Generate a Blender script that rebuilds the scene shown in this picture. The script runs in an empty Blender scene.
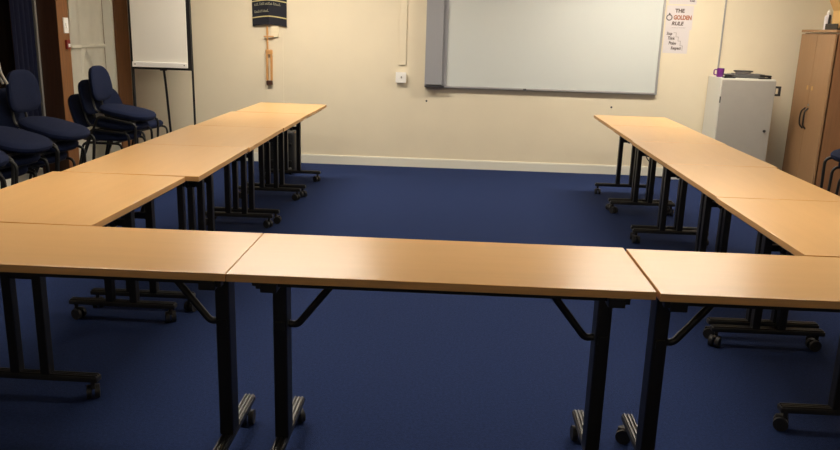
import bpy, bmesh, math, random
from mathutils import Vector, Matrix
random.seed(7)
S = bpy.context.scene
COL = S.collection
PI = math.pi

# ------------------------------------------------------------------ helpers
def lin(c):
    return tuple(((v/255)/12.92 if v/255 <= .04045 else ((v/255+.055)/1.055)**2.4) for v in c)

def mat(name, rgb, rough=.6, metal=0., noise=0., scale=30., bump=0., spec=.5, stretch=(1, 1, 1), coat=0., bscale=None, sheen=0.):
    m = bpy.data.materials.new(name); m.use_nodes = True
    nt = m.node_tree; b = nt.nodes['Principled BSDF']
    c = lin(rgb)
    b.inputs['Base Color'].default_value = (*c, 1)
    b.inputs['Roughness'].default_value = rough
    b.inputs['Metallic'].default_value = metal
    b.inputs['Specular IOR Level'].default_value = spec
    b.inputs['Coat Weight'].default_value = coat
    b.inputs['Sheen Weight'].default_value = sheen
    if noise or bump:
        tc = nt.nodes.new('ShaderNodeTexCoord'); mp = nt.nodes.new('ShaderNodeMapping')
        mp.inputs['Scale'].default_value = stretch
        nt.links.new(tc.outputs['Object'], mp.inputs['Vector'])
    if noise:
        n = nt.nodes.new('ShaderNodeTexNoise'); n.inputs['Scale'].default_value = scale; n.inputs['Detail'].default_value = 5
        r = nt.nodes.new('ShaderNodeValToRGB')
        r.color_ramp.elements[0].position = .3; r.color_ramp.elements[1].position = .7
        r.color_ramp.elements[0].color = (*[v*(1-noise) for v in c], 1)
        r.color_ramp.elements[1].color = (*[min(1, v*(1+noise)) for v in c], 1)
        nt.links.new(mp.outputs[0], n.inputs['Vector']); nt.links.new(n.outputs['Fac'], r.inputs[0])
        nt.links.new(r.outputs[0], b.inputs['Base Color'])
    if bump:
        n2 = nt.nodes.new('ShaderNodeTexNoise'); n2.inputs['Scale'].default_value = bscale or scale*4
        n2.inputs['Detail'].default_value = 3
        bp = nt.nodes.new('ShaderNodeBump'); bp.inputs['Strength'].default_value = bump; bp.inputs['Distance'].default_value = .01
        nt.links.new(mp.outputs[0], n2.inputs['Vector']); nt.links.new(n2.outputs['Fac'], bp.inputs['Height'])
        nt.links.new(bp.outputs[0], b.inputs['Normal'])
    return m

def emis(name, rgb, strength):
    m = bpy.data.materials.new(name); m.use_nodes = True
    b = m.node_tree.nodes['Principled BSDF']
    b.inputs['Base Color'].default_value = (.8, .8, .8, 1)
    b.inputs['Emission Color'].default_value = (*lin(rgb), 1)
    b.inputs['Emission Strength'].default_value = strength
    return m

M = dict(
    wall=mat('wall_paint', (224, 213, 187), .75, noise=.02, scale=3, bump=.05, bscale=60),
    skirting=mat('skirting_paint', (222, 220, 206), .45),
    ceiling=mat('ceiling_paint', (225, 218, 200), .8, noise=.03, scale=8),
    carpet=mat('carpet', (33, 47, 85), .95, noise=.2, scale=90, bump=.5, bscale=260, spec=.1),
    beech=mat('beech_laminate', (203, 161, 107), .28, noise=.03, scale=7, stretch=(.3, 4, 4), spec=.6),
    beech_edge=mat('beech_edging', (214, 166, 106), .45, noise=.07, scale=20, stretch=(.3, 1, 6)),  # edging colour raised to stand in for light from the camera side
    black=mat('black_powder_coat', (17, 17, 19), .42),
    foot=mat('black_ribbed_cap', (38, 38, 38), .35),
    rubber=mat('black_wheel', (32, 31, 31), .5),
    navy=mat('navy_upholstery', (22, 30, 55), .9, noise=.12, scale=70, bump=.3, bscale=300, spec=.15),
    shell=mat('black_seat_shell', (16, 17, 20), .6),
    tube=mat('black_chair_tube', (12, 12, 13), .5),
    greytube=mat('grey_tube', (150, 148, 142), .35, metal=.4),
    board=mat('whiteboard_surface', (202, 207, 203), .42, spec=.5),
    alu=mat('board_frame_grey', (168, 168, 168), .4, metal=.3),
    bargrey=mat('board_side_bar_grey', (148, 149, 153), .5),
    dark=mat('dark_plastic', (45, 45, 48), .5),
    white=mat('white_plastic', (236, 234, 228), .45),
    paper=mat('paper', (212, 206, 206), .8),
    ink=mat('ink', (84, 72, 68), .8),
    gold_ink=mat('brown_red_ink', (166, 112, 88), .8),
    ringink=mat('grey_ring_ink', (92, 88, 90), .8),
    greyink=mat('pale_grey_ink', (160, 154, 150), .8),
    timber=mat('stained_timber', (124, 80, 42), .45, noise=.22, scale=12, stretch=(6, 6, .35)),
    darkshadedtimber=mat('dark_and_shaded_timber', (66, 38, 22), .5, noise=.2, scale=12, stretch=(6, 6, .35)),
    darktube=mat('dark_grey_tube', (62, 62, 62), .45),
    sheet=mat('cream_cloth', (228, 224, 208), .9, noise=.03, scale=10),
    pad=mat('flip_pad_paper', (226, 223, 212), .8, noise=.01, scale=4),
    pane=mat('night_window_glass', (46, 36, 29), .25, spec=.5),
    curtain=mat('navy_curtain_cloth', (24, 30, 62), .9, noise=.1, scale=30),
    bannercloth=mat('black_banner_cloth', (22, 24, 34), .85, noise=.1, scale=50),
    gold=mat('gold_thread', (198, 184, 128), .6),
    palegold=mat('faded_gold_thread', (140, 138, 118), .7),
    oak=mat('light_wood', (196, 146, 88), .5, noise=.12, scale=25, stretch=(4, 4, .4)),
    steelgrey=mat('grey_painted_steel', (166, 162, 154), .5, noise=.02, scale=12),
    steellight=mat('pale_grey_painted_steel', (214, 213, 204), .5),
    wardrobe=mat('wardrobe_wood', (152, 118, 84), .45, noise=.05, scale=10, stretch=(5, 5, .4)),
    wardrobeshadedside=mat('wardrobe_shaded_side_wood', (140, 98, 64), .5, noise=.07, scale=10, stretch=(5, 5, .4)),  # darker than the doors: shadow on the side panel put into the colour
    purple=mat('purple_glaze', (112, 44, 128), .3),
    card=mat('brown_cardboard', (196, 158, 100), .8, noise=.04, scale=14),
    red=mat('dark_red_plastic', (120, 30, 24), .5),
    case=mat('black_fabric_case', (14, 15, 17), .55, noise=.2, scale=40),
    cream=mat('cream_trunking', (232, 220, 188), .6),
    folder=mat('dark_grey_folder', (84, 84, 84), .5),
    lampbody=mat('lamp_housing', (230, 230, 226), .5),
)

def mesh_from(bm, name, mats, parent=None, smooth=False):
    me = bpy.data.meshes.new(name)
    bmesh.ops.recalc_face_normals(bm, faces=bm.faces[:])
    bm.to_mesh(me); bm.free()
    if smooth:
        me.polygons.foreach_set('use_smooth', [True]*len(me.polygons))
        me.set_sharp_from_angle(angle=math.radians(38))
    for m in (mats if isinstance(mats, (list, tuple)) else [mats]): me.materials.append(m)
    o = bpy.data.objects.new(name, me); COL.objects.link(o)
    if parent: o.parent = parent
    return o

def box(bm, c, s, bev=0., rot=None, mi=0, seg=2):
    r = bmesh.ops.create_cube(bm, size=1.0)
    vs = r['verts']
    bmesh.ops.scale(bm, vec=s, verts=vs)
    fs = list({f for v in vs for f in v.link_faces})
    if bev:
        es = list({e for v in vs for e in v.link_edges})
        rb = bmesh.ops.bevel(bm, geom=vs+es, offset=bev, segments=seg, affect='EDGES', profile=.6)
        vs = list({v for f in rb['faces'] for v in f.verts} | {v for v in vs if v.is_valid})
        fs = list({f for v in vs for f in v.link_faces})
    if rot: bmesh.ops.rotate(bm, cent=(0, 0, 0), matrix=rot, verts=vs)
    bmesh.ops.translate(bm, vec=c, verts=vs)
    for f in fs: f.material_index = mi
    return vs, fs

def cyl(bm, p, q, r, n=12, r2=None, mi=0):
    p, q = Vector(p), Vector(q); d = q-p
    res = bmesh.ops.create_cone(bm, cap_ends=True, segments=n, radius1=r, radius2=r if r2 is None else r2, depth=d.length)
    M_ = Matrix.Translation((p+q)/2) @ d.to_track_quat('Z', 'Y').to_matrix().to_4x4()
    bmesh.ops.transform(bm, matrix=M_, verts=res['verts'])
    for f in {f for v in res['verts'] for f in v.link_faces}: f.material_index = mi
    return res['verts']

def tube(bm, pts, r, n=10, mi=0, cap=True):
    """swept tube along a polyline, corners rounded"""
    P = [Vector(p) for p in pts]
    path = [P[0]]
    for i in range(1, len(P)-1):
        a, b, c = P[i-1], P[i], P[i+1]
        k = min((a-b).length, (c-b).length)*.45
        k = min(k, r*4)
        s, e = b+(a-b).normalized()*k, b+(c-b).normalized()*k
        for t in (0, .25, .5, .75, 1): path.append((1-t)**2*s + 2*t*(1-t)*b + t*t*e)
    path.append(P[-1])
    rings = []; up = None
    for i, p in enumerate(path):
        d = (path[min(i+1, len(path)-1)]-path[max(i-1, 0)]).normalized()
        if up is None:
            up = d.orthogonal().normalized()
        up = (up-d*up.dot(d)).normalized(); s = d.cross(up)
        rings.append([bm.verts.new(p+r*(math.cos(2*PI*k/n)*up+math.sin(2*PI*k/n)*s)) for k in range(n)])
    for a, b in zip(rings, rings[1:]):
        for k in range(n):
            f = bm.faces.new((a[k], a[(k+1) % n], b[(k+1) % n], b[k])); f.material_index = mi
    if cap:
        bm.faces.new(rings[0]).material_index = mi; bm.faces.new(rings[-1]).material_index = mi

def lathe(bm, prof, n=24, c=(0, 0, 0), mi=0):
    rings = []
    for r, z in prof:
        rings.append([bm.verts.new((c[0]+r*math.cos(2*PI*k/n), c[1]+r*math.sin(2*PI*k/n), c[2]+z)) for k in range(n)])
    for a, b in zip(rings, rings[1:]):
        for k in range(n): bm.faces.new((a[k], a[(k+1) % n], b[(k+1) % n], b[k])).material_index = mi
    bm.faces.new(rings[0]); bm.faces.new(rings[-1])

def pad_shape(bm, a, b, t, p=2.6, n=40, dome=.012, mi=0, tap=0., bow=0.):
    """rounded (superellipse) cushion in the local XY plane, thickness t along Z, domed on top, optional taper and bow along X"""
    prof = [(.0, t/2+dome), (.45, t/2+dome*.85), (.8, t/2+dome*.35), (.94, t/2*.92), (1., t/2*.35), (1., -t/2*.35), (.95, -t/2*.9), (.8, -t/2), (0., -t/2)]
    rings = []
    for s, z in prof:
        if s == 0: rings.append([bm.verts.new((0, 0, z))]); continue
        R = []
        for k in range(n):
            th = 2*PI*k/n; cx, sx = math.cos(th), math.sin(th)
            x = a*math.copysign(abs(cx)**(2/p), cx)*s; y = b*math.copysign(abs(sx)**(2/p), sx)*s
            y *= 1-tap*x/a
            R.append(bm.verts.new((x, y, z+bow*(y/b)**2)))
        rings.append(R)
    for A, B in zip(rings, rings[1:]):
        for k in range(n):
            k2 = (k+1) % n
            if len(A) == 1: f = bm.faces.new((A[0], B[k], B[k2]))
            elif len(B) == 1: f = bm.faces.new((A[k], A[k2], B[0]))
            else: f = bm.faces.new((A[k], A[k2], B[k2], B[k]))
            f.material_index = mi

def empty(name, loc, rz=0, label=None, cat=None, group=None):
    o = bpy.data.objects.new(name, None); COL.objects.link(o)
    o.empty_display_size = .1
    o.location = loc; o.rotation_euler = (0, 0, rz)
    return tag(o, label, cat, group)

def tag(o, label=None, cat=None, group=None):
    if label: o['label'] = label
    if cat: o['category'] = cat
    if group: o['group'] = group
    return o

def struct(name, bm, m, parent=None, smooth=False):
    o = mesh_from(bm, name, m, parent, smooth)
    if not parent: o['kind'] = 'structure'
    return o

def dup(root, loc, rotz, label):
    r = root.copy(); COL.objects.link(r); r.location = loc; r.rotation_euler = (0, 0, rotz); r['label'] = label
    for ch in list(root.children):
        c = ch.copy(); COL.objects.link(c); c.parent = r
        for g in list(ch.children):
            d = g.copy(); COL.objects.link(d); d.parent = c
    return r

def text(name, body, size, m, parent, loc, rot=(PI/2, 0, 0), align='CENTER', bold=0., shear=0., label=None, sx=1.):
    cu = bpy.data.curves.new(name+'_curve', 'FONT'); cu.body = body; cu.size = size; cu.align_x = align; cu.align_y = 'CENTER'
    cu.extrude = .0006; cu.offset = bold; cu.shear = shear; cu.resolution_u = 3
    tmp = bpy.data.objects.new('tmp', cu); COL.objects.link(tmp)
    bpy.context.view_layer.update()
    me = bpy.data.meshes.new_from_object(tmp.evaluated_get(bpy.context.evaluated_depsgraph_get()))
    bpy.data.objects.remove(tmp); bpy.data.curves.remove(cu)
    me.name = name; me.materials.clear(); me.materials.append(m)
    o = bpy.data.objects.new(name, me); COL.objects.link(o); o.parent = parent
    o.location = loc; o.rotation_euler = rot; o.scale = (sx, 1, 1)
    if label: o['label'] = label
    return o

# ------------------------------------------------------------------ room
YB, XL, XR, YF, ZC = 5.983, -3.1, 4.5, -4.2, 2.5
bm = bmesh.new(); box(bm, ((XL+XR)/2, (YB+YF)/2, -.05), (XR-XL+.4, YB-YF+.4, .1)); struct('floor', bm, M['carpet'])
bm = bmesh.new(); box(bm, ((XL+XR)/2, (YB+YF)/2, ZC+.05), (XR-XL+.4, YB-YF+.4, .1)); struct('ceiling', bm, M['ceiling'])
bm = bmesh.new(); box(bm, ((XL+XR)/2, YB+.06, ZC/2), (XR-XL+.24, .12, ZC)); struct('wall_back', bm, M['wall'])
bm = bmesh.new(); box(bm, ((XL+XR)/2, YF-.06, ZC/2), (XR-XL+.24, .12, ZC)); struct('wall_front', bm, M['wall'])
bm = bmesh.new(); box(bm, (XR+.06, (YB+YF)/2, ZC/2), (.12, YB-YF, ZC)); struct('wall_right', bm, M['wall'])
# left wall with a window opening
WY0, WY1, WZ0, WZ1 = 1.6, 4.6, .55, 2.2
bm = bmesh.new()
box(bm, (XL-.06, (YF+WY0)/2, ZC/2), (.12, WY0-YF, ZC)); box(bm, (XL-.06, (WY1+YB)/2, ZC/2), (.12, YB-WY1, ZC))
box(bm, (XL-.06, (WY0+WY1)/2, WZ0/2), (.12, WY1-WY0, WZ0)); box(bm, (XL-.06, (WY0+WY1)/2, (WZ1+ZC)/2), (.12, WY1-WY0, ZC-WZ1))
struct('wall_left', bm, M['wall'])
w = bpy.data.objects.new('window_1', None); COL.objects.link(w); w['kind'] = 'structure'
bm = bmesh.new()
for y in (WY0+.03, (WY0+WY1)/2, WY1-.03): box(bm, (XL-.05, y, (WZ0+WZ1)/2), (.08, .06, WZ1-WZ0), .004)
for z in (WZ0+.03, WZ1-.03): box(bm, (XL-.05, (WY0+WY1)/2, z), (.078, WY1-WY0, .06), .004)
mesh_from(bm, 'window_frame', M['darkshadedtimber'], w)
bm = bmesh.new(); box(bm, (XL-.07, (WY0+WY1)/2, (WZ0+WZ1)/2), (.008, WY1-WY0-.06, WZ1-WZ0-.06)); mesh_from(bm, 'pane', M['pane'], w)
# skirting
bm = bmesh.new()
box(bm, ((-2.72+XR)/2, YB-.009, .042), (XR+2.72, .018, .084)); box(bm, ((-2.72+XR)/2, YB-.006, .089), (XR+2.72, .012, .012), .004)
struct('baseboard_back', bm, M['skirting'])
bm = bmesh.new(); box(bm, (XL+.009, (YF+YB)/2, .045), (.018, YB-YF-.04, .09), .003); struct('baseboard_left', bm, M['skirting'])
bm = bmesh.new(); box(bm, (XR-.009, (YF+YB)/2, .045), (.018, YB-YF-.04, .09), .003); struct('baseboard_right', bm, M['skirting'])
# timber pier between window and sheet, timber corner post, white strip
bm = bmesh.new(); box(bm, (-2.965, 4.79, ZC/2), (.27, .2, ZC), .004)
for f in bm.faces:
    f.material_index = 1 if f.calc_center_median().x > -2.84 else 0  # room-facing side lighter, other faces darker: the pier's light and shade as colour
struct('trim_1', bm, [M['darkshadedtimber'], M['timber']])
bm = bmesh.new(); box(bm, (-2.865, 5.825, ZC/2), (.25, .315, ZC), .004); struct('trim_2', bm, M['timber'])
bm = bmesh.new(); box(bm, (-2.80, 5.645, ZC/2), (.09, .04, ZC), .004); struct('trim_3', bm, M['skirting'])
bm = bmesh.new(); box(bm, (-3.05, 4.67, 1.3), (.09, .03, 1.9), .004); struct('trim_4', bm, M['greytube'])
# cable trunking on the back wall, then a flat strip below the banner
bm = bmesh.new(); box(bm, (.115, YB-.008, 1.78), (.075, .016, 1.44), .003); struct('trim_5', bm, M['wall'])
bm = bmesh.new(); box(bm, (3.325, YB-.008, 1.54), (.014, .016, 1.92), .003); struct('trim_6', bm, M['alu'])
bm = bmesh.new(); box(bm, (-1.22, YB-.003, 1.0), (.19, .006, 1.2), .002); struct('trim_7', bm, M['wall'])  # strip added where the wall carries the cross's shadow and stains

# ceiling lights
def ceiling_light(x, y, strength, lx, ly, label):
    t = empty('ceiling_light', (x, y, ZC), 0, label, 'ceiling light', 'ceiling light panels')
    bm = bmesh.new()
    for s in (-1, 1):
        box(bm, (s*(lx/2-.015), 0, -.03), (.03, ly, .06)); box(bm, (0, s*(ly/2-.015), -.03), (lx-.06, .03, .06))
    mesh_from(bm, 'frame', M['lampbody'], t)
    bm = bmesh.new(); box(bm, (0, 0, -.045), (lx-.06, ly-.06, .02))
    mesh_from(bm, 'diffuser', emis('lamp_glow', (255, 243, 226), strength), t)
ceiling_light(2.6, 4.75, 58., 1.6, .3, 'lit ceiling panel nearest the back wall, over the grey cabinet side')
ceiling_light(-.8, 4.6, 62., 1.5, .3, 'lit ceiling panel nearest the back wall, left of the whiteboard side bar')
ceiling_light(1.9, 1.2, 34., 1.5, .34, 'lit ceiling panel over the right end of the front row of tables')
ceiling_light(-1.0, 1.2, 34., 1.5, .34, 'lit ceiling panel over the left end of the front row of tables')
ceiling_light(.8, -2.8, 10., 1.5, .34, 'lit ceiling panel behind the viewer, over open floor')

# ------------------------------------------------------------------ tables
ZT = .72
def caster_bm(x, y, ang):
    bm = bmesh.new()
    d = Vector((math.cos(ang), math.sin(ang), 0)); s = Vector((-d.y, d.x, 0))
    c = Vector((x, y, .028))+d*.012
    for k in (-1, 1): cyl(bm, c+s*k*.006, c+s*k*.024, .027, 18)
    cyl(bm, (x, y, .05), (x, y, .078), .009, 10)
    box(bm, c+Vector((0, 0, .022)), (.044, .018, .014), .004, Matrix.Rotation(ang, 3, 'Z'))
    return bm

def leg_assembly(t, x, dirx, yc, D, rnd, single=False):
    """x position of the leg along the table, brace towards dirx"""
    zt = ZT-.026
    bm = bmesh.new()
    if single: box(bm, (x, yc, (.1+zt-.03)/2), (.046, .075, zt-.03-.1), .006)
    else:
        for s in (-1, 1): box(bm, (x, yc+s*.06, (.1+zt-.03)/2), (.042, .036, zt-.03-.1), .005)
    box(bm, (x, yc, zt-.016), (.05, min(D-.1, .42), .03), .003)
    box(bm, (x, yc, .5), (.03, .09, .03), .002)
    box(bm, (x-dirx*.016, yc-.5*.36+.02, zt-.012), (.05, .03, .022), .003)
    box(bm, (x-dirx*.016, yc+.5*.36-.02, zt-.012), (.05, .03, .022), .003)
    leg = mesh_from(bm, 'leg', M['black'], t)
    bm = bmesh.new()
    L = .53
    box(bm, (x, yc, .088), (.042, L, .022), .006)
    for k in (-1, 0, 1): box(bm, (x+k*.0125, yc, .1005), (.0075, L-.012, .008), .002)
    mesh_from(bm, 'foot', M['foot'], leg)
    for s in (-1, 1):
        bm = caster_bm(x, yc+s*(L/2-.028), rnd.uniform(-PI, PI))
        mesh_from(bm, 'caster', M['rubber'], leg, True)
    bm = bmesh.new()
    tube(bm, [(x+dirx*.015, yc, .497), (x+dirx*.05, yc, .492), (x+dirx*.2, yc, zt-.012), (x+dirx*.24, yc, zt-.012)], .012)
    mesh_from(bm, 'brace', M['black'], leg, True)

def make_table(L, D, loc, rz, yc, label, group, inset=.075, inset2=None, seed=0, single=False):
    t = empty('meeting_table', loc, rz, label, 'table', group)
    rnd = random.Random(seed)
    bm = bmesh.new()
    box(bm, (0, 0, ZT-.0125), (L-.0015, D, .025), .002)
    for f in bm.faces:
        f.material_index = 0 if abs(f.normal.z) > .8 else 1
    mesh_from(bm, 'tabletop', [M['beech'], M['beech_edge']], t)
    for s in (-1, 1):
        bm = bmesh.new(); box(bm, (0, s*(D/2-.04), ZT-.035), (L-.14, .022, .02), .002)
        mesh_from(bm, 'rail', M['black'], t)
    leg_assembly(t, -L/2+inset, 1, yc, D, rnd, single)
    leg_assembly(t, L/2-(inset2 or inset), -1, yc, D, rnd, single)
    return t

W, D = 1.2657, .4696
fr = [(-W/2-.001, 0., 0, 'long beech table at the left of the front row'),
      (W/2, 0., 0, 'long beech table in centre of the front row with both ends in view'),
      (W*1.5+.007, -.012, .0, 'long beech table at the right of the front row')]
for i, (x, dy, rz, lb) in enumerate(fr):
    make_table(W, D, (x, D/2+dy, 0), rz, -.045, lb, 'front row of tables', .125 if i == 1 else .06, .11 if i == 1 else None, seed=i, single=True)

# left row: tables run along Y; local x -> world y (rz=90deg): local +y -> world -x
# (centre x, y start, y end, width, degrees, label)
lft = [(-.942, .479, 1.43, .65, -1., 'beech table of the left row that butts against the front row'),
       (-.886, 1.437, 2.366, .67, .2, 'second beech table from the front in the left row'),
       (-.878, 2.368, 3.297, .665, .2, 'middle beech table of the five in the left row, beside the far chair stacks'),
       (-.862, 3.299, 4.228, .645, -.2, 'fourth beech table from the front in the left row'),
       (-.838, 4.236, 5.05, .62, -1.0, 'last beech table of the left row, nearest the wall with the hanging wooden cross')]
for i, (x, y0, y1, d, rz, lb) in enumerate(lft):
    make_table(y1-y0-.002, d, (x, (y0+y1)/2, 0), PI/2+math.radians(rz), -.01 if i == 0 else 0., lb, 'left row of tables', .07, seed=10+i)
rgt = [(2.195, .468, 1.42, .61, 0, 'beech table of the right row that butts against the front row'),
       (2.21, 1.422, 2.34, .62, -.3, 'second beech table from the front in the right row'),
       (2.225, 2.344, 3.27, .64, -.3, 'middle beech table of the five in the right row, with a loose cable behind it'),
       (2.24, 3.275, 4.19, .64, -.4, 'fourth beech table from the front in the right row'),
       (2.25, 4.196, 4.95, .64, -.3, 'last beech table of the right row, nearest the whiteboard wall')]
for i, (x, y0, y1, d, rz, lb) in enumerate(rgt):
    make_table(y1-y0-.002, d, (x, (y0+y1)/2, 0), PI/2+math.radians(rz), .0, lb, 'right row of tables', .1 if i == 0 else .045, .045, seed=20+i)

# ------------------------------------------------------------------ chairs (front = +X)
def make_chair():
    t = empty('stacking_chair', (0, 0, 0), 0, 'x', 'chair', 'stacked navy chairs')
    bm = bmesh.new(); pad_shape(bm, .225, .205, .052, 2.6, dome=.016, tap=-.06)
    bmesh.ops.translate(bm, vec=(.01, 0, .452), verts=bm.verts[:])
    seat = mesh_from(bm, 'seat', M['navy'], t, True)
    bm = bmesh.new(); pad_shape(bm, .212, .193, .014, 2.8, dome=.0)
    bmesh.ops.translate(bm, vec=(.01, 0, .426), verts=bm.verts[:])
    mesh_from(bm, 'seat_shell', M['shell'], seat, True)
    R = Matrix.Rotation(math.radians(-78), 4, 'Y')
    bm = bmesh.new(); pad_shape(bm, .15, .17, .036, 3.0, dome=.01, tap=.12, bow=.02)
    # local X -> up, local Z -> forward
    Rm = Matrix(((-.28, 0, .96, -.27), (0, 1, 0, 0), (.96, 0, .28, .645), (0, 0, 0, 1)))
    bmesh.ops.transform(bm, matrix=Rm, verts=bm.verts[:])
    back = mesh_from(bm, 'backrest', M['navy'], t, True)
    bm = bmesh.new(); pad_shape(bm, .14, .16, .012, 3.0, dome=0., tap=.12, bow=.02)
    bmesh.ops.transform(bm, matrix=Matrix.Translation((-.022, 0, -.006)) @ Rm, verts=bm.verts[:])
    mesh_from(bm, 'back_shell', M['shell'], back, True)
    bm = bmesh.new()
    for s in (-1, 1): tube(bm, [(-.06, s*.07, .412), (-.24, s*.07, .412), (-.275, s*.07, .5), (-.322, s*.07, .66)], .009)
    mesh_from(bm, 'back_support', M['darktube'], t, True)
    for s in (-1, 1):
        bm = bmesh.new(); tube(bm, [(.0, s*.232, .408), (.19, s*.232, .408), (.232, s*.236, .0)], .0105); mesh_from(bm, 'leg', M['tube'], t, True)
        bm = bmesh.new(); tube(bm, [(.0, s*.232, .408), (-.14, s*.232, .408), (-.235, s*.236, .0)], .0105); mesh_from(bm, 'leg', M['tube'], t, True)
    bm = bmesh.new()
    for x in (.13, -.09): cyl(bm, (x, -.232, .408), (x, .232, .408), .009, 10)
    mesh_from(bm, 'seat_frame', M['tube'], t, True)
    return t
chair = make_chair(); used = [False]
def place(x, y, z, rz, tilt, lb):
    if not used[0]:
        used[0] = True; o = chair; o.location = (x, y, z); o['label'] = lb
    else: o = dup(chair, (x, y, z), rz, lb)
    o.rotation_euler = (0, tilt, rz); o.scale = (1, 1, 1)
    return o
ORD = {4: ['bottom', 'second from bottom', 'third from bottom', 'top'], 3: ['bottom', 'middle', 'top'], 2: ['bottom', 'top'], 1: ['only']}
def stack(x, y, deg, n, where, dx=.05, dz=.115, tilt=3.5):
    a = math.radians(deg)
    for k in range(n):
        lb = 'navy upholstered stacking chair, ' + ('%s of %s' % (ORD[n][k], where) if n > 1 else where)
        place(x+math.cos(a)*dx*k, y+math.sin(a)*dx*k, dz*k, a, math.radians(tilt*k), lb)
stack(-2.33, 4.5, -2, 3, 'the chair stack in front of the cream sheet', dx=.035, tilt=5, dz=.105)
stack(-2.42, 5.27, -6, 1, 'standing alone behind the far stack, below the flip chart')
stack(-2.4, 3.28, -6, 3, 'the chair stack before the timber pier', tilt=6.5)
stack(-2.38, 2.7, -6, 3, 'the chair stack under the hanging curtain cords', tilt=6.5)
stack(-2.33, 2.1, -6, 3, 'the chair stack nearest the left edge of the picture', tilt=6.5)
stack(3.76, 3.3, 184, 4, 'the chair stack by the wardrobe', tilt=2.5, dz=.078)

# ------------------------------------------------------------------ whiteboard
t = empty('whiteboard', (.352, YB, .845), 0, 'large wall-mounted whiteboard with grey side bar on the back wall', 'whiteboard')
WW, WH = 2.375, 1.25
bm = bmesh.new(); box(bm, (WW/2+.1, -.022, WH/2), (WW-.24, .03, WH-.04)); mesh_from(bm, 'board_surface', M['board'], t)
bm = bmesh.new()
box(bm, (WW/2, -.024, .011), (WW, .044, .022), .004); box(bm, (WW/2, -.024, WH-.011), (WW, .044, .022), .004)
box(bm, (WW-.011, -.024, WH/2), (.022, .044, WH-.02), .004)
mesh_from(bm, 'board_frame', M['alu'], t)
bm = bmesh.new()
box(bm, (.095, -.045, WH/2+.015), (.165, .075, WH-.03), .006); box(bm, (.007, -.042, WH/2+.01), (.014, .082, WH-.02), .002); box(bm, (.197, -.03, WH/2+.01), (.05, .045, WH-.02), .004)
bar = mesh_from(bm, 'side_bar', M['bargrey'], t)
bm = bmesh.new(); box(bm, (.1, -.047, .012), (.2, .084, .018), .003); mesh_from(bm, 'bar_end_strip', M['dark'], bar)
bm = bmesh.new(); box(bm, (1.03, -.05, .012), (.03, .012, .012), .002); mesh_from(bm, 'clip', M['dark'], t)

# wall fixings
for x, z, lb in ((.375, .70, 'tiny dark screw hole in wall below whiteboard side bar'), (2.29, .70, 'tiny dark screw hole in wall below the right end of the whiteboard')):
    bm = bmesh.new(); cyl(bm, (x, YB-.006, z), (x, YB+.001, z), .009, 10, .011); tag(mesh_from(bm, 'wall_screw', M['dark'], None, True), lb, 'screw')

# socket
t = empty('wall_socket', (.105, YB, .935), 0, 'white square socket box on wall left of the whiteboard', 'socket')
bm = bmesh.new(); box(bm, (0, -.022, 0), (.1, .044, .1), .006); mesh_from(bm, 'back_box', M['white'], t)
bm = bmesh.new(); box(bm, (0, -.046, 0), (.108, .006, .108), .002); mesh_from(bm, 'face_plate', M['white'], t)
bm = bmesh.new(); box(bm, (.005, -.051, .002), (.014, .006, .02), .002); mesh_from(bm, 'switch', M['greytube'], t)

# posters
def poster(x, z, w, h, label, tilt=0):
    t = empty('poster', (x, YB+.0005, z), 0, label, 'poster', 'posters beside the whiteboard')
    t.rotation_euler = (0, tilt, 0)
    bm = bmesh.new(); box(bm, (0, -.001, 0), (w, .002, h)); mesh_from(bm, 'sheet', M['paper'], t)
    return t
p = poster(2.885, 1.612, .265, .235, 'white poster reading THE GOLDEN RULE right of whiteboard, middle of three')
text('lettering', 'THE', .05, M['ink'], p, (-.002, -.003, .066), bold=.002)
text('lettering', 'GOLDEN', .058, M['gold_ink'], p, (.032, -.003, .0), bold=.003, sx=.76)
text('lettering', 'RULE', .05, M['ink'], p, (-.015, -.003, -.058), bold=.002, shear=.2)
text('lettering', 'treat others as you want to be treated', .014, M['greyink'], p, (.0, -.003, -.096), sx=.62)
bm = bmesh.new(); N = 28
a = [bm.verts.new((-.1+.031*math.cos(2*PI*k/N), -.0026, .0+.031*math.sin(2*PI*k/N))) for k in range(N)]
b = [bm.verts.new((-.1+.021*math.cos(2*PI*k/N), -.0026, .0+.021*math.sin(2*PI*k/N))) for k in range(N)]
for k in range(N): bm.faces.new((a[k], a[(k+1) % N], b[(k+1) % N], b[k]))
box(bm, (-.1, -.0026, .036), (.018, .001, .012), 0, Matrix.Rotation(PI/4, 3, 'Y'))
mesh_from(bm, 'ring_emblem', M['ringink'], p)
p = poster(2.875, 1.38, .245, .232, 'white poster with four stepped words, lowest of the three beside the whiteboard', .01)
for wd, x, z in (('Stop', -.102, .075), ('Think', -.088, .03), ('Praise', -.072, -.018), ('Respect', -.045, -.066)):
    text('lettering', wd, .043, M['ink'], p, (x, -.003, z), align='LEFT', bold=.0012, shear=.15, sx=.72)
bm = bmesh.new(); zz = [(-.03, .085), (-.005, .085), (-.005, .045), (.02, .045), (.02, .005), (.045, .005), (.045, -.04), (.07, -.04), (.07, -.085)]
for (x0, z0), (x1, z1) in zip(zz, zz[1:]): box(bm, ((x0+x1)/2, -.0026, (z0+z1)/2), (abs(x1-x0)+.005, .001, abs(z1-z0)+.005))
mesh_from(bm, 'stair_drawing', M['greyink'], p)
p = poster(2.9, 1.86, .275, .235, 'white poster cut off by the top of the picture, above the other two')
text('lettering', 'RULES', .022, M['ink'], p, (.095, -.003, -.085), bold=.001, sx=.8)

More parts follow.
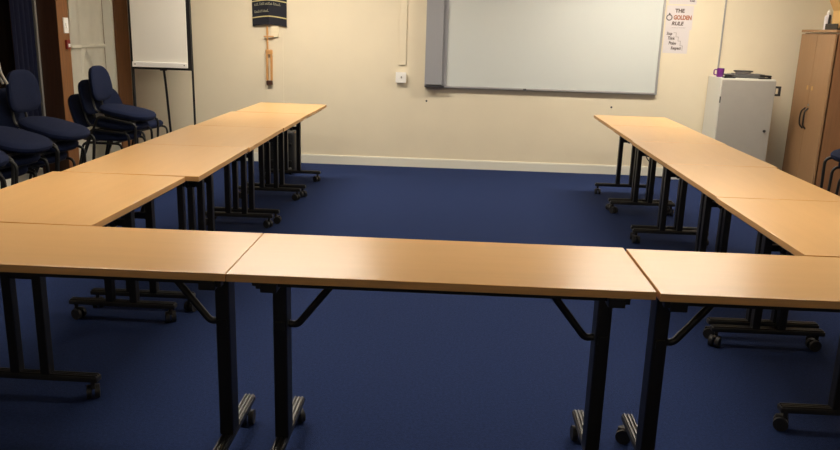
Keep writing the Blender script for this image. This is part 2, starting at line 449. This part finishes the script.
# ------------------------------------------------------------------ banner and cross
t = empty('banner', (-1.258, YB-.03, 1.425), 0, 'dark navy cloth banner with gold lines hanging on the back wall', 'banner')
def fold(u): return -.035*(1-abs(u)**.9)+.012            # y offset, centre ridge towards the room
def bottom(u): return -.022*abs(u)**1.5
HW, HH = .183, .62
def cloth_strip(bm, u0, u1, z0, z1, off, th, n=16):
    rows = []
    for k in range(n+1):
        u = u0+(u1-u0)*k/n
        rows.append([bm.verts.new((u*HW*(1-.04*(1-z/HH)), fold(u)-off+dy, z+bottom(u))) for z in (z0, z1) for dy in (0, th)])
    for A, B in zip(rows, rows[1:]):
        for i, j in ((0, 1), (1, 3), (3, 2), (2, 0)): bm.faces.new((A[i], A[j], B[j], B[i]))
    for R_ in (rows[0], rows[-1]): bm.faces.new((R_[0], R_[1], R_[3], R_[2]))
bm = bmesh.new(); cloth_strip(bm, -1, 1, 0, HH, 0, .006); mesh_from(bm, 'cloth', M['bannercloth'], t)
for z in (.077, .236, .395):
    bm = bmesh.new(); cloth_strip(bm, -1, 1, z, z+.011, .003, .004); mesh_from(bm, 'gold_band', M['gold'], t)
rr = random.Random(3)
for z, u0, u1 in ((.192, -.85, .6), (.122, -.85, -.05), (.33, -.8, .7)):
    u = u0
    while u < u1:                                       # one part per stitched word
        bm = bmesh.new(); n = rr.randint(3, 5)
        ub = min(u+n*.085, u1+.06)
        cloth_strip(bm, u, ub, z+.004, z+.008, .003, .003, 6)
        x = u
        while x < ub-.03:
            h = rr.uniform(.018, .03)
            cloth_strip(bm, x, x+.022, z+.003, z+h, .0032, .003, 1)
            if rr.random() > .4: cloth_strip(bm, x, x+.05, z+h-.006, z+h, .0034, .003, 1)
            x += rr.uniform(.06, .085)
        mesh_from(bm, 'stitched_word', M['palegold'], t)
        u = ub+.06
bm = bmesh.new(); cyl(bm, (-.2, .0, HH+.005), (.2, .0, HH+.005), .01, 12); mesh_from(bm, 'rod', M['oak'], t, True)

t = empty('wooden_cross', (-1.265, YB-.035, .815), 0, 'slim light-wood cross with two rods hanging below the navy banner', 'cross')
bm = bmesh.new(); box(bm, (-.015, 0, .472), (.018, .016, .244), .003); mesh_from(bm, 'stick', M['oak'], t)
bm = bmesh.new(); box(bm, (.0, -.005, .49), (.105, .016, .014), .003); mesh_from(bm, 'crossbar', M['oak'], t)
bm = bmesh.new(); box(bm, (0, 0, .335), (.075, .022, .05), .012); mesh_from(bm, 'yoke', M['oak'], t, True)
bm = bmesh.new(); cyl(bm, (0, .005, .335), (0, .0352, .335), .006, 8); mesh_from(bm, 'hook', M['dark'], t, True)
for x in (-.022, .022):
    bm = bmesh.new(); box(bm, (x, 0, .185), (.022, .018, .28), .004); mesh_from(bm, 'rod', M['oak'], t)
bm = bmesh.new(); box(bm, (0, 0, .022), (.062, .024, .045), .006); mesh_from(bm, 'end_block', M['darkshadedtimber'], t)
bm = bmesh.new(); box(bm, (-1.205, YB-.02, 1.36), (.08, .012, .12), .003); tag(mesh_from(bm, 'wall_bracket', M['cream']), 'pale plate on wall behind the top of the wooden cross', 'bracket')

# ------------------------------------------------------------------ left wall things
# hanging sheet with crease and folds
bm = bmesh.new(); NY, NZ = 60, 200
g = {}
for i in range(NY+1):
    for j in range(NZ+1):
        u, v = i/NY, j/NZ; y = 4.895+u*.715; z = .004+v*2.3
        x = -2.845+.022*math.sin(u*8+v*2)+.01*math.sin(u*19-v*5)
        x += .022*math.exp(-((z-1.17)/.012)**2)
        k = abs(u-.45)*.9; x += .03*math.exp(-((1.15-z-k*1.3)/.03)**2)*(z < 1.17)
        g[i, j] = bm.verts.new((x, y, z))
for i in range(NY):
    for j in range(NZ): bm.faces.new((g[i, j], g[i+1, j], g[i+1, j+1], g[i, j+1]))
bmesh.ops.solidify(bm, geom=bm.faces[:], thickness=.004)
tag(mesh_from(bm, 'cloth_sheet', M['sheet'], None, True), 'cream cloth sheet hung between the timber pier and corner post', 'sheet')
# navy curtain
bm = bmesh.new(); g = {}
NY = 40
for i in range(NY+1):
    for j in range(9):
        u, v = i/NY, j/8
        g[i, j] = bm.verts.new((-3.035+.022*math.sin(u*26), 4.32+u*.32, .12+v*2.25))
for i in range(NY):
    for j in range(8): bm.faces.new((g[i, j], g[i+1, j], g[i+1, j+1], g[i, j+1]))
bmesh.ops.solidify(bm, geom=bm.faces[:], thickness=.004)
tag(mesh_from(bm, 'curtain', M['curtain'], None, True), 'navy curtain drawn back against the timber pier beside dark window', 'curtain')
# cords
t = empty('pull_cord', (-2.42, 3.0, 0), 0, 'pair of pale hanging cords curling at the bottom above the left chairs', 'cord')
for d in (0, .03):
    bm = bmesh.new(); tube(bm, [(-.04+d, .0, 2.45), (-.015+d, 0, 1.2), (.0+d, 0, 1.06), (.04+d, 0, .99)], .009, 8); mesh_from(bm, 'strand', M['greytube'], t, True)
# light switch and red box on the pier
t = empty('light_switch', (-2.83, 4.82, 1.365), 0, 'white light switch on the timber pier', 'switch')
bm = bmesh.new(); box(bm, (.006, 0, 0), (.012, .085, .135), .003); mesh_from(bm, 'plate', M['white'], t)
bm = bmesh.new(); box(bm, (.015, 0, 0), (.008, .03, .045), .002); mesh_from(bm, 'rocker', M['white'], t)
t = empty('call_point', (-2.832, 4.82, 1.2), 0, 'small dark red box on timber pier below the white switch', 'call point')
bm = bmesh.new(); box(bm, (.012, 0, 0), (.024, .06, .08), .005); mesh_from(bm, 'housing', M['red'], t)
bm = bmesh.new(); box(bm, (.026, 0, -.01), (.006, .032, .03), .002); mesh_from(bm, 'face', M['white'], t)

# flip chart
t = empty('flip_chart', (-2.235, 5.5, 0), 0, 'white flip chart on black easel legs at back left corner', 'flip chart')
bm = bmesh.new(); box(bm, (.005, .018, 1.47), (.6, .02, 1.02), .004); mesh_from(bm, 'backboard', M['black'], t)
bm = bmesh.new(); box(bm, (-.005, -.0, 1.5), (.545, .014, .94), .002); mesh_from(bm, 'paper_pad', M['pad'], t)
bm = bmesh.new(); box(bm, (-.005, -.012, 1.008), (.548, .03, .05), .004); tr = mesh_from(bm, 'pen_tray', M['white'], t)
bm = bmesh.new()
for x in (-.25, .24): cyl(bm, (x, -.0275, 1.01), (x, -.026, 1.01), .006, 10)
mesh_from(bm, 'tray_screw', M['dark'], tr)
bm = bmesh.new(); tube(bm, [(.292, .04, 2.0), (.3, .035, 1.0), (.315, .0, .0)], .011); mesh_from(bm, 'leg', M['black'], t, True)
bm = bmesh.new(); tube(bm, [(-.3, .04, 2.0), (-.3, .035, 1.0), (-.29, .0, .0)], .016); mesh_from(bm, 'leg', M['black'], t, True)
bm = bmesh.new(); tube(bm, [(.0, .045, 1.05), (.0, .1, .8), (-.03, .3, .0)], .012); mesh_from(bm, 'leg', M['black'], t, True)
bm = bmesh.new(); box(bm, (.005, .045, .965), (.06, .04, .03), .004); mesh_from(bm, 'leg_clamp', M['black'], t)

# black case under last left table
t = empty('equipment_case', (-1.05, 5.4, 0), 0, 'black equipment case on floor beneath far end of left table row', 'case')
bm = bmesh.new(); box(bm, (0, 0, .225), (.36, .3, .41), .03, seg=3); mesh_from(bm, 'body', M['case'], t, True)
for z in (.14, .31):
    bm = bmesh.new(); box(bm, (0, -.153, z), (.3, .012, .016), .003); mesh_from(bm, 'rib', M['black'], t)
bm = bmesh.new(); tube(bm, [(-.08, 0, .42), (-.08, 0, .46), (.08, 0, .46), (.08, 0, .42)], .01); mesh_from(bm, 'handle', M['black'], t, True)
for sx in (-1, 1):
    for sy in (-1, 1):
        bm = bmesh.new(); cyl(bm, (sx*.13-.01, sy*.1, .02), (sx*.13+.01, sy*.1, .02), .02, 12); mesh_from(bm, 'wheel', M['rubber'], t, True)
bm = bmesh.new(); box(bm, (.1, -.153, .06), (.1, .008, .018), .002, Matrix.Rotation(-.2, 3, 'Y')); mesh_from(bm, 'latch', M['greytube'], t)

# ------------------------------------------------------------------ grey cabinet
CX0, CX1, CY0, CY1, CZ = 3.235, 3.755, 5.545, 5.96, 1.055
t = empty('metal_cabinet', ((CX0+CX1)/2, (CY0+CY1)/2, 0), 0, 'grey metal cabinet standing against back wall behind right table row', 'cabinet')
cw, cd = CX1-CX0, CY1-CY0
bm = bmesh.new(); box(bm, (0, .01, CZ/2), (cw, cd-.02, CZ), .004); mesh_from(bm, 'body', M['steellight'], t)
bm = bmesh.new(); box(bm, (0, -cd/2, CZ/2), (cw-.012, .02, CZ-.03), .003); d_ = mesh_from(bm, 'door', M['steelgrey'], t)
bm = bmesh.new(); cyl(bm, (cw/2-.06, -cd/2-.022, .56), (cw/2-.06, -cd/2-.008, .56), .013, 14); mesh_from(bm, 'lock', M['dark'], d_, True)
bm = bmesh.new()
for z in (.2, .85): cyl(bm, (-cw/2+.004, -cd/2-.004, z-.03), (-cw/2+.004, -cd/2-.004, z+.03), .007, 8)
mesh_from(bm, 'hinge', M['dark'], d_, True)
bm = bmesh.new()
hx = cw/2+.022
for dx, dz, sx, sz in ((0, .037, .075, .02), (0, -.037, .075, .02), (.028, 0, .02, .094), (-.024, 0, .024, .094)):
    box(bm, (hx+dx, -cd/2+.03, .945+dz), (sx, .02, sz), .002)
mesh_from(bm, 'hasp', M['dark'], t)

# on the cabinet
t = empty('mug', (3.275, 5.74, CZ), 0, 'purple mug at left end of grey cabinet top', 'mug')
bm = bmesh.new(); lathe(bm, [(.0305, 0), (.034, .006), (.035, .085), (.031, .085), (.029, .012)], 24); mesh_from(bm, 'body', M['purple'], t, True)
bm = bmesh.new(); tube(bm, [(-.033, 0, .072), (-.062, 0, .07), (-.062, 0, .022), (-.033, 0, .018)], .006, 8); mesh_from(bm, 'handle', M['purple'], t, True)
bm = bmesh.new(); box(bm, (0, 0, .016), (.3, .22, .032), .008); box(bm, (.02, .0, .034), (.26, .19, .012), .004)
o = mesh_from(bm, 'ring_binder', M['folder']); o.location = (3.53, 5.76, CZ); tag(o, 'dark grey ring binder lying on the grey cabinet', 'binder')
t = empty('tray', (3.5, 5.75, CZ+.04), 0, 'small pale oval tray with dark rim lying on the grey binder', 'tray')
bm = bmesh.new(); lathe(bm, [(.06, 0), (.085, .022), (.079, .022), (.055, .006)], 28); bmesh.ops.scale(bm, vec=(1.05, .8, 1), verts=bm.verts[:]); mesh_from(bm, 'dish', M['paper'], t, True)
bm = bmesh.new()
ring = [(.085*1.05*math.cos(2*PI*k/28), .085*.8*math.sin(2*PI*k/28), .024) for k in range(29)]
for a, b in zip(ring, ring[1:]): cyl(bm, a, b, .005, 6)
mesh_from(bm, 'rim', M['dark'], t)
t = empty('hole_punch', (3.315, 5.6, CZ), .1, 'dark hole punch beside purple mug on the grey cabinet', 'hole punch')
bm = bmesh.new(); box(bm, (0, 0, .008), (.11, .06, .016), .004); mesh_from(bm, 'base', M['dark'], t)
bm = bmesh.new(); box(bm, (.0, .005, .032), (.1, .04, .014), .005, Matrix.Rotation(.15, 3, 'X')); box(bm, (0, .018, .02), (.07, .016, .02), .002); mesh_from(bm, 'lever', M['folder'], t)
t = empty('stapler', (3.66, 5.6, CZ), .15, 'black stapler at right end of grey cabinet top', 'stapler')
bm = bmesh.new(); box(bm, (0, 0, .006), (.12, .035, .012), .004); mesh_from(bm, 'base', M['black'], t)
bm = bmesh.new(); box(bm, (.005, 0, .028), (.115, .028, .02), .008, Matrix.Rotation(.06, 3, 'Y')); box(bm, (.045, 0, .016), (.02, .024, .016), .002); mesh_from(bm, 'arm', M['black'], t)

# cables and block near the back wall
bm = bmesh.new(); tube(bm, [(2.66, 5.955, .3), (2.69, 5.95, .2), (2.75, 5.94, .12), (2.76, 5.88, .012), (2.9, 5.82, .01)], .006, 8)
tag(mesh_from(bm, 'cable', M['dark'], None, True), 'thin loose cable running down wall behind right table row', 'cable')
t = empty('extension_block', (2.98, 5.83, 0), .0, 'small white extension socket block on floor by the back wall', 'extension block')
bm = bmesh.new(); box(bm, (0, 0, .02), (.12, .06, .04), .006); mesh_from(bm, 'body', M['white'], t)
bm = bmesh.new(); box(bm, (.02, -.0, .042), (.02, .02, .006), .002); mesh_from(bm, 'switch', M['dark'], t)

# ------------------------------------------------------------------ wardrobe
X0, X1, Y0, Y1, WZ = 4.08, 4.48, 5.17, 5.88, 1.52
t = empty('wardrobe', ((X0+X1)/2, (Y0+Y1)/2, 0), 0, 'tall wooden two-door cupboard in back right corner', 'cupboard')
hw, hd = (X1-X0)/2, (Y1-Y0)/2
bm = bmesh.new(); box(bm, (.01, 0, WZ/2-.01), (2*hw-.02, 2*hd, WZ-.02), .003)
mesh_from(bm, 'carcass', M['wardrobeshadedside'], t)
bm = bmesh.new(); box(bm, (-.005, 0, WZ), (2*hw+.02, 2*hd+.02, .025), .004); mesh_from(bm, 'top_panel', M['wardrobe'], t)
for s in (-1, 1):
    bm = bmesh.new(); box(bm, (-hw-.004, s*hd/2, WZ/2+.02), (.02, hd-.006, WZ-.1), .003); dr = mesh_from(bm, 'door', M['wardrobe'], t)
    bm = bmesh.new(); tube(bm, [(-hw-.012, s*.03, .8), (-hw-.045, s*.035, .77), (-hw-.05, s*.045, .7), (-hw-.045, s*.035, .63), (-hw-.012, s*.03, .6)], .008, 8); mesh_from(bm, 'handle', M['black'], dr, True)
    bm = bmesh.new(); box(bm, (-hw-.015, s*.05, .99), (.003, .03, .04)); 
    mesh_from(bm, 'paper_tag', M['card'], dr)
bm = bmesh.new(); cyl(bm, (-hw-.02, -.03, .83), (-hw-.008, -.03, .83), .012, 12); mesh_from(bm, 'keyhole', M['greytube'], t, True)
bm = bmesh.new(); box(bm, (0, 0, .03), (2*hw-.03, 2*hd-.02, .06)); mesh_from(bm, 'plinth', M['wardrobeshadedside'], t)

t = empty('spray_bottle', (4.125, 5.5, WZ+.0125), 0, 'white bottle at front edge of the wooden cupboard top', 'bottle')
bm = bmesh.new(); lathe(bm, [(.027, 0), (.03, .005), (.03, .12), (.014, .135), (.012, .14)], 20); mesh_from(bm, 'body', M['paper'], t, True)
bm = bmesh.new(); lathe(bm, [(.014, .139), (.014, .165), (.007, .17), (.006, .185)], 14); mesh_from(bm, 'cap', M['white'], t, True)
t = empty('letter_tray', (4.25, 5.36, WZ+.0125), 0, 'black plastic letter tray on the wooden cupboard under brown box', 'tray')
bm = bmesh.new(); box(bm, (0, 0, .006), (.3, .24, .012), .003)
for sx in (-1, 1): box(bm, (sx*.146, 0, .03), (.008, .24, .05), .002)
box(bm, (0, .117, .03), (.3, .008, .05), .002)
mesh_from(bm, 'base', M['black'], t)
bm = bmesh.new(); box(bm, (-.13, .1, .085), (.012, .02, .1), .003, None); mesh_from(bm, 'corner_post', M['black'], t)
t = empty('cardboard_box', (4.25, 5.36, WZ+.0125+.0125), 0, 'brown cardboard box with open flap on top of the wooden cupboard', 'box')
bm = bmesh.new(); box(bm, (.0, 0, .11), (.22, .18, .22), .003, None)
mesh_from(bm, 'carton', M['card'], t)
bm = bmesh.new(); box(bm, (-.13, 0, .2), (.006, .17, .12), 0, Matrix.Rotation(-.5, 3, 'Y')); mesh_from(bm, 'flap', M['card'], t)

# ------------------------------------------------------------------ camera, world, view
cx, cy, cz, yaw, pit, rol, F = .652570543, -2.15584701, 1.44398663, -.0375141730, .250285299, .0306320073, 773.619583
f = Vector((math.sin(yaw)*math.cos(pit), math.cos(yaw)*math.cos(pit), -math.sin(pit)))
r = Vector((math.cos(yaw), -math.sin(yaw), 0)); u = r.cross(f)
r2 = math.cos(rol)*r+math.sin(rol)*u; u2 = -math.sin(rol)*r+math.cos(rol)*u
cam = bpy.data.cameras.new('camera'); co = bpy.data.objects.new('camera', cam); COL.objects.link(co)
co.matrix_world = Matrix(((r2.x, u2.x, -f.x, cx), (r2.y, u2.y, -f.y, cy), (r2.z, u2.z, -f.z, cz), (0, 0, 0, 1)))
cam.sensor_fit = 'HORIZONTAL'; cam.sensor_width = 36; cam.lens = F/840*36; cam.clip_start = .05
S.camera = co
wd = bpy.data.worlds.new('world'); S.world = wd; wd.use_nodes = True
wd.node_tree.nodes['Background'].inputs[0].default_value = (.01, .012, .02, 1); wd.node_tree.nodes['Background'].inputs[1].default_value = .3
S.view_settings.view_transform = 'Standard'; S.view_settings.look = 'None'; S.view_settings.gamma = 1
S.view_settings.use_curve_mapping = False; S.view_settings.exposure = 0.0
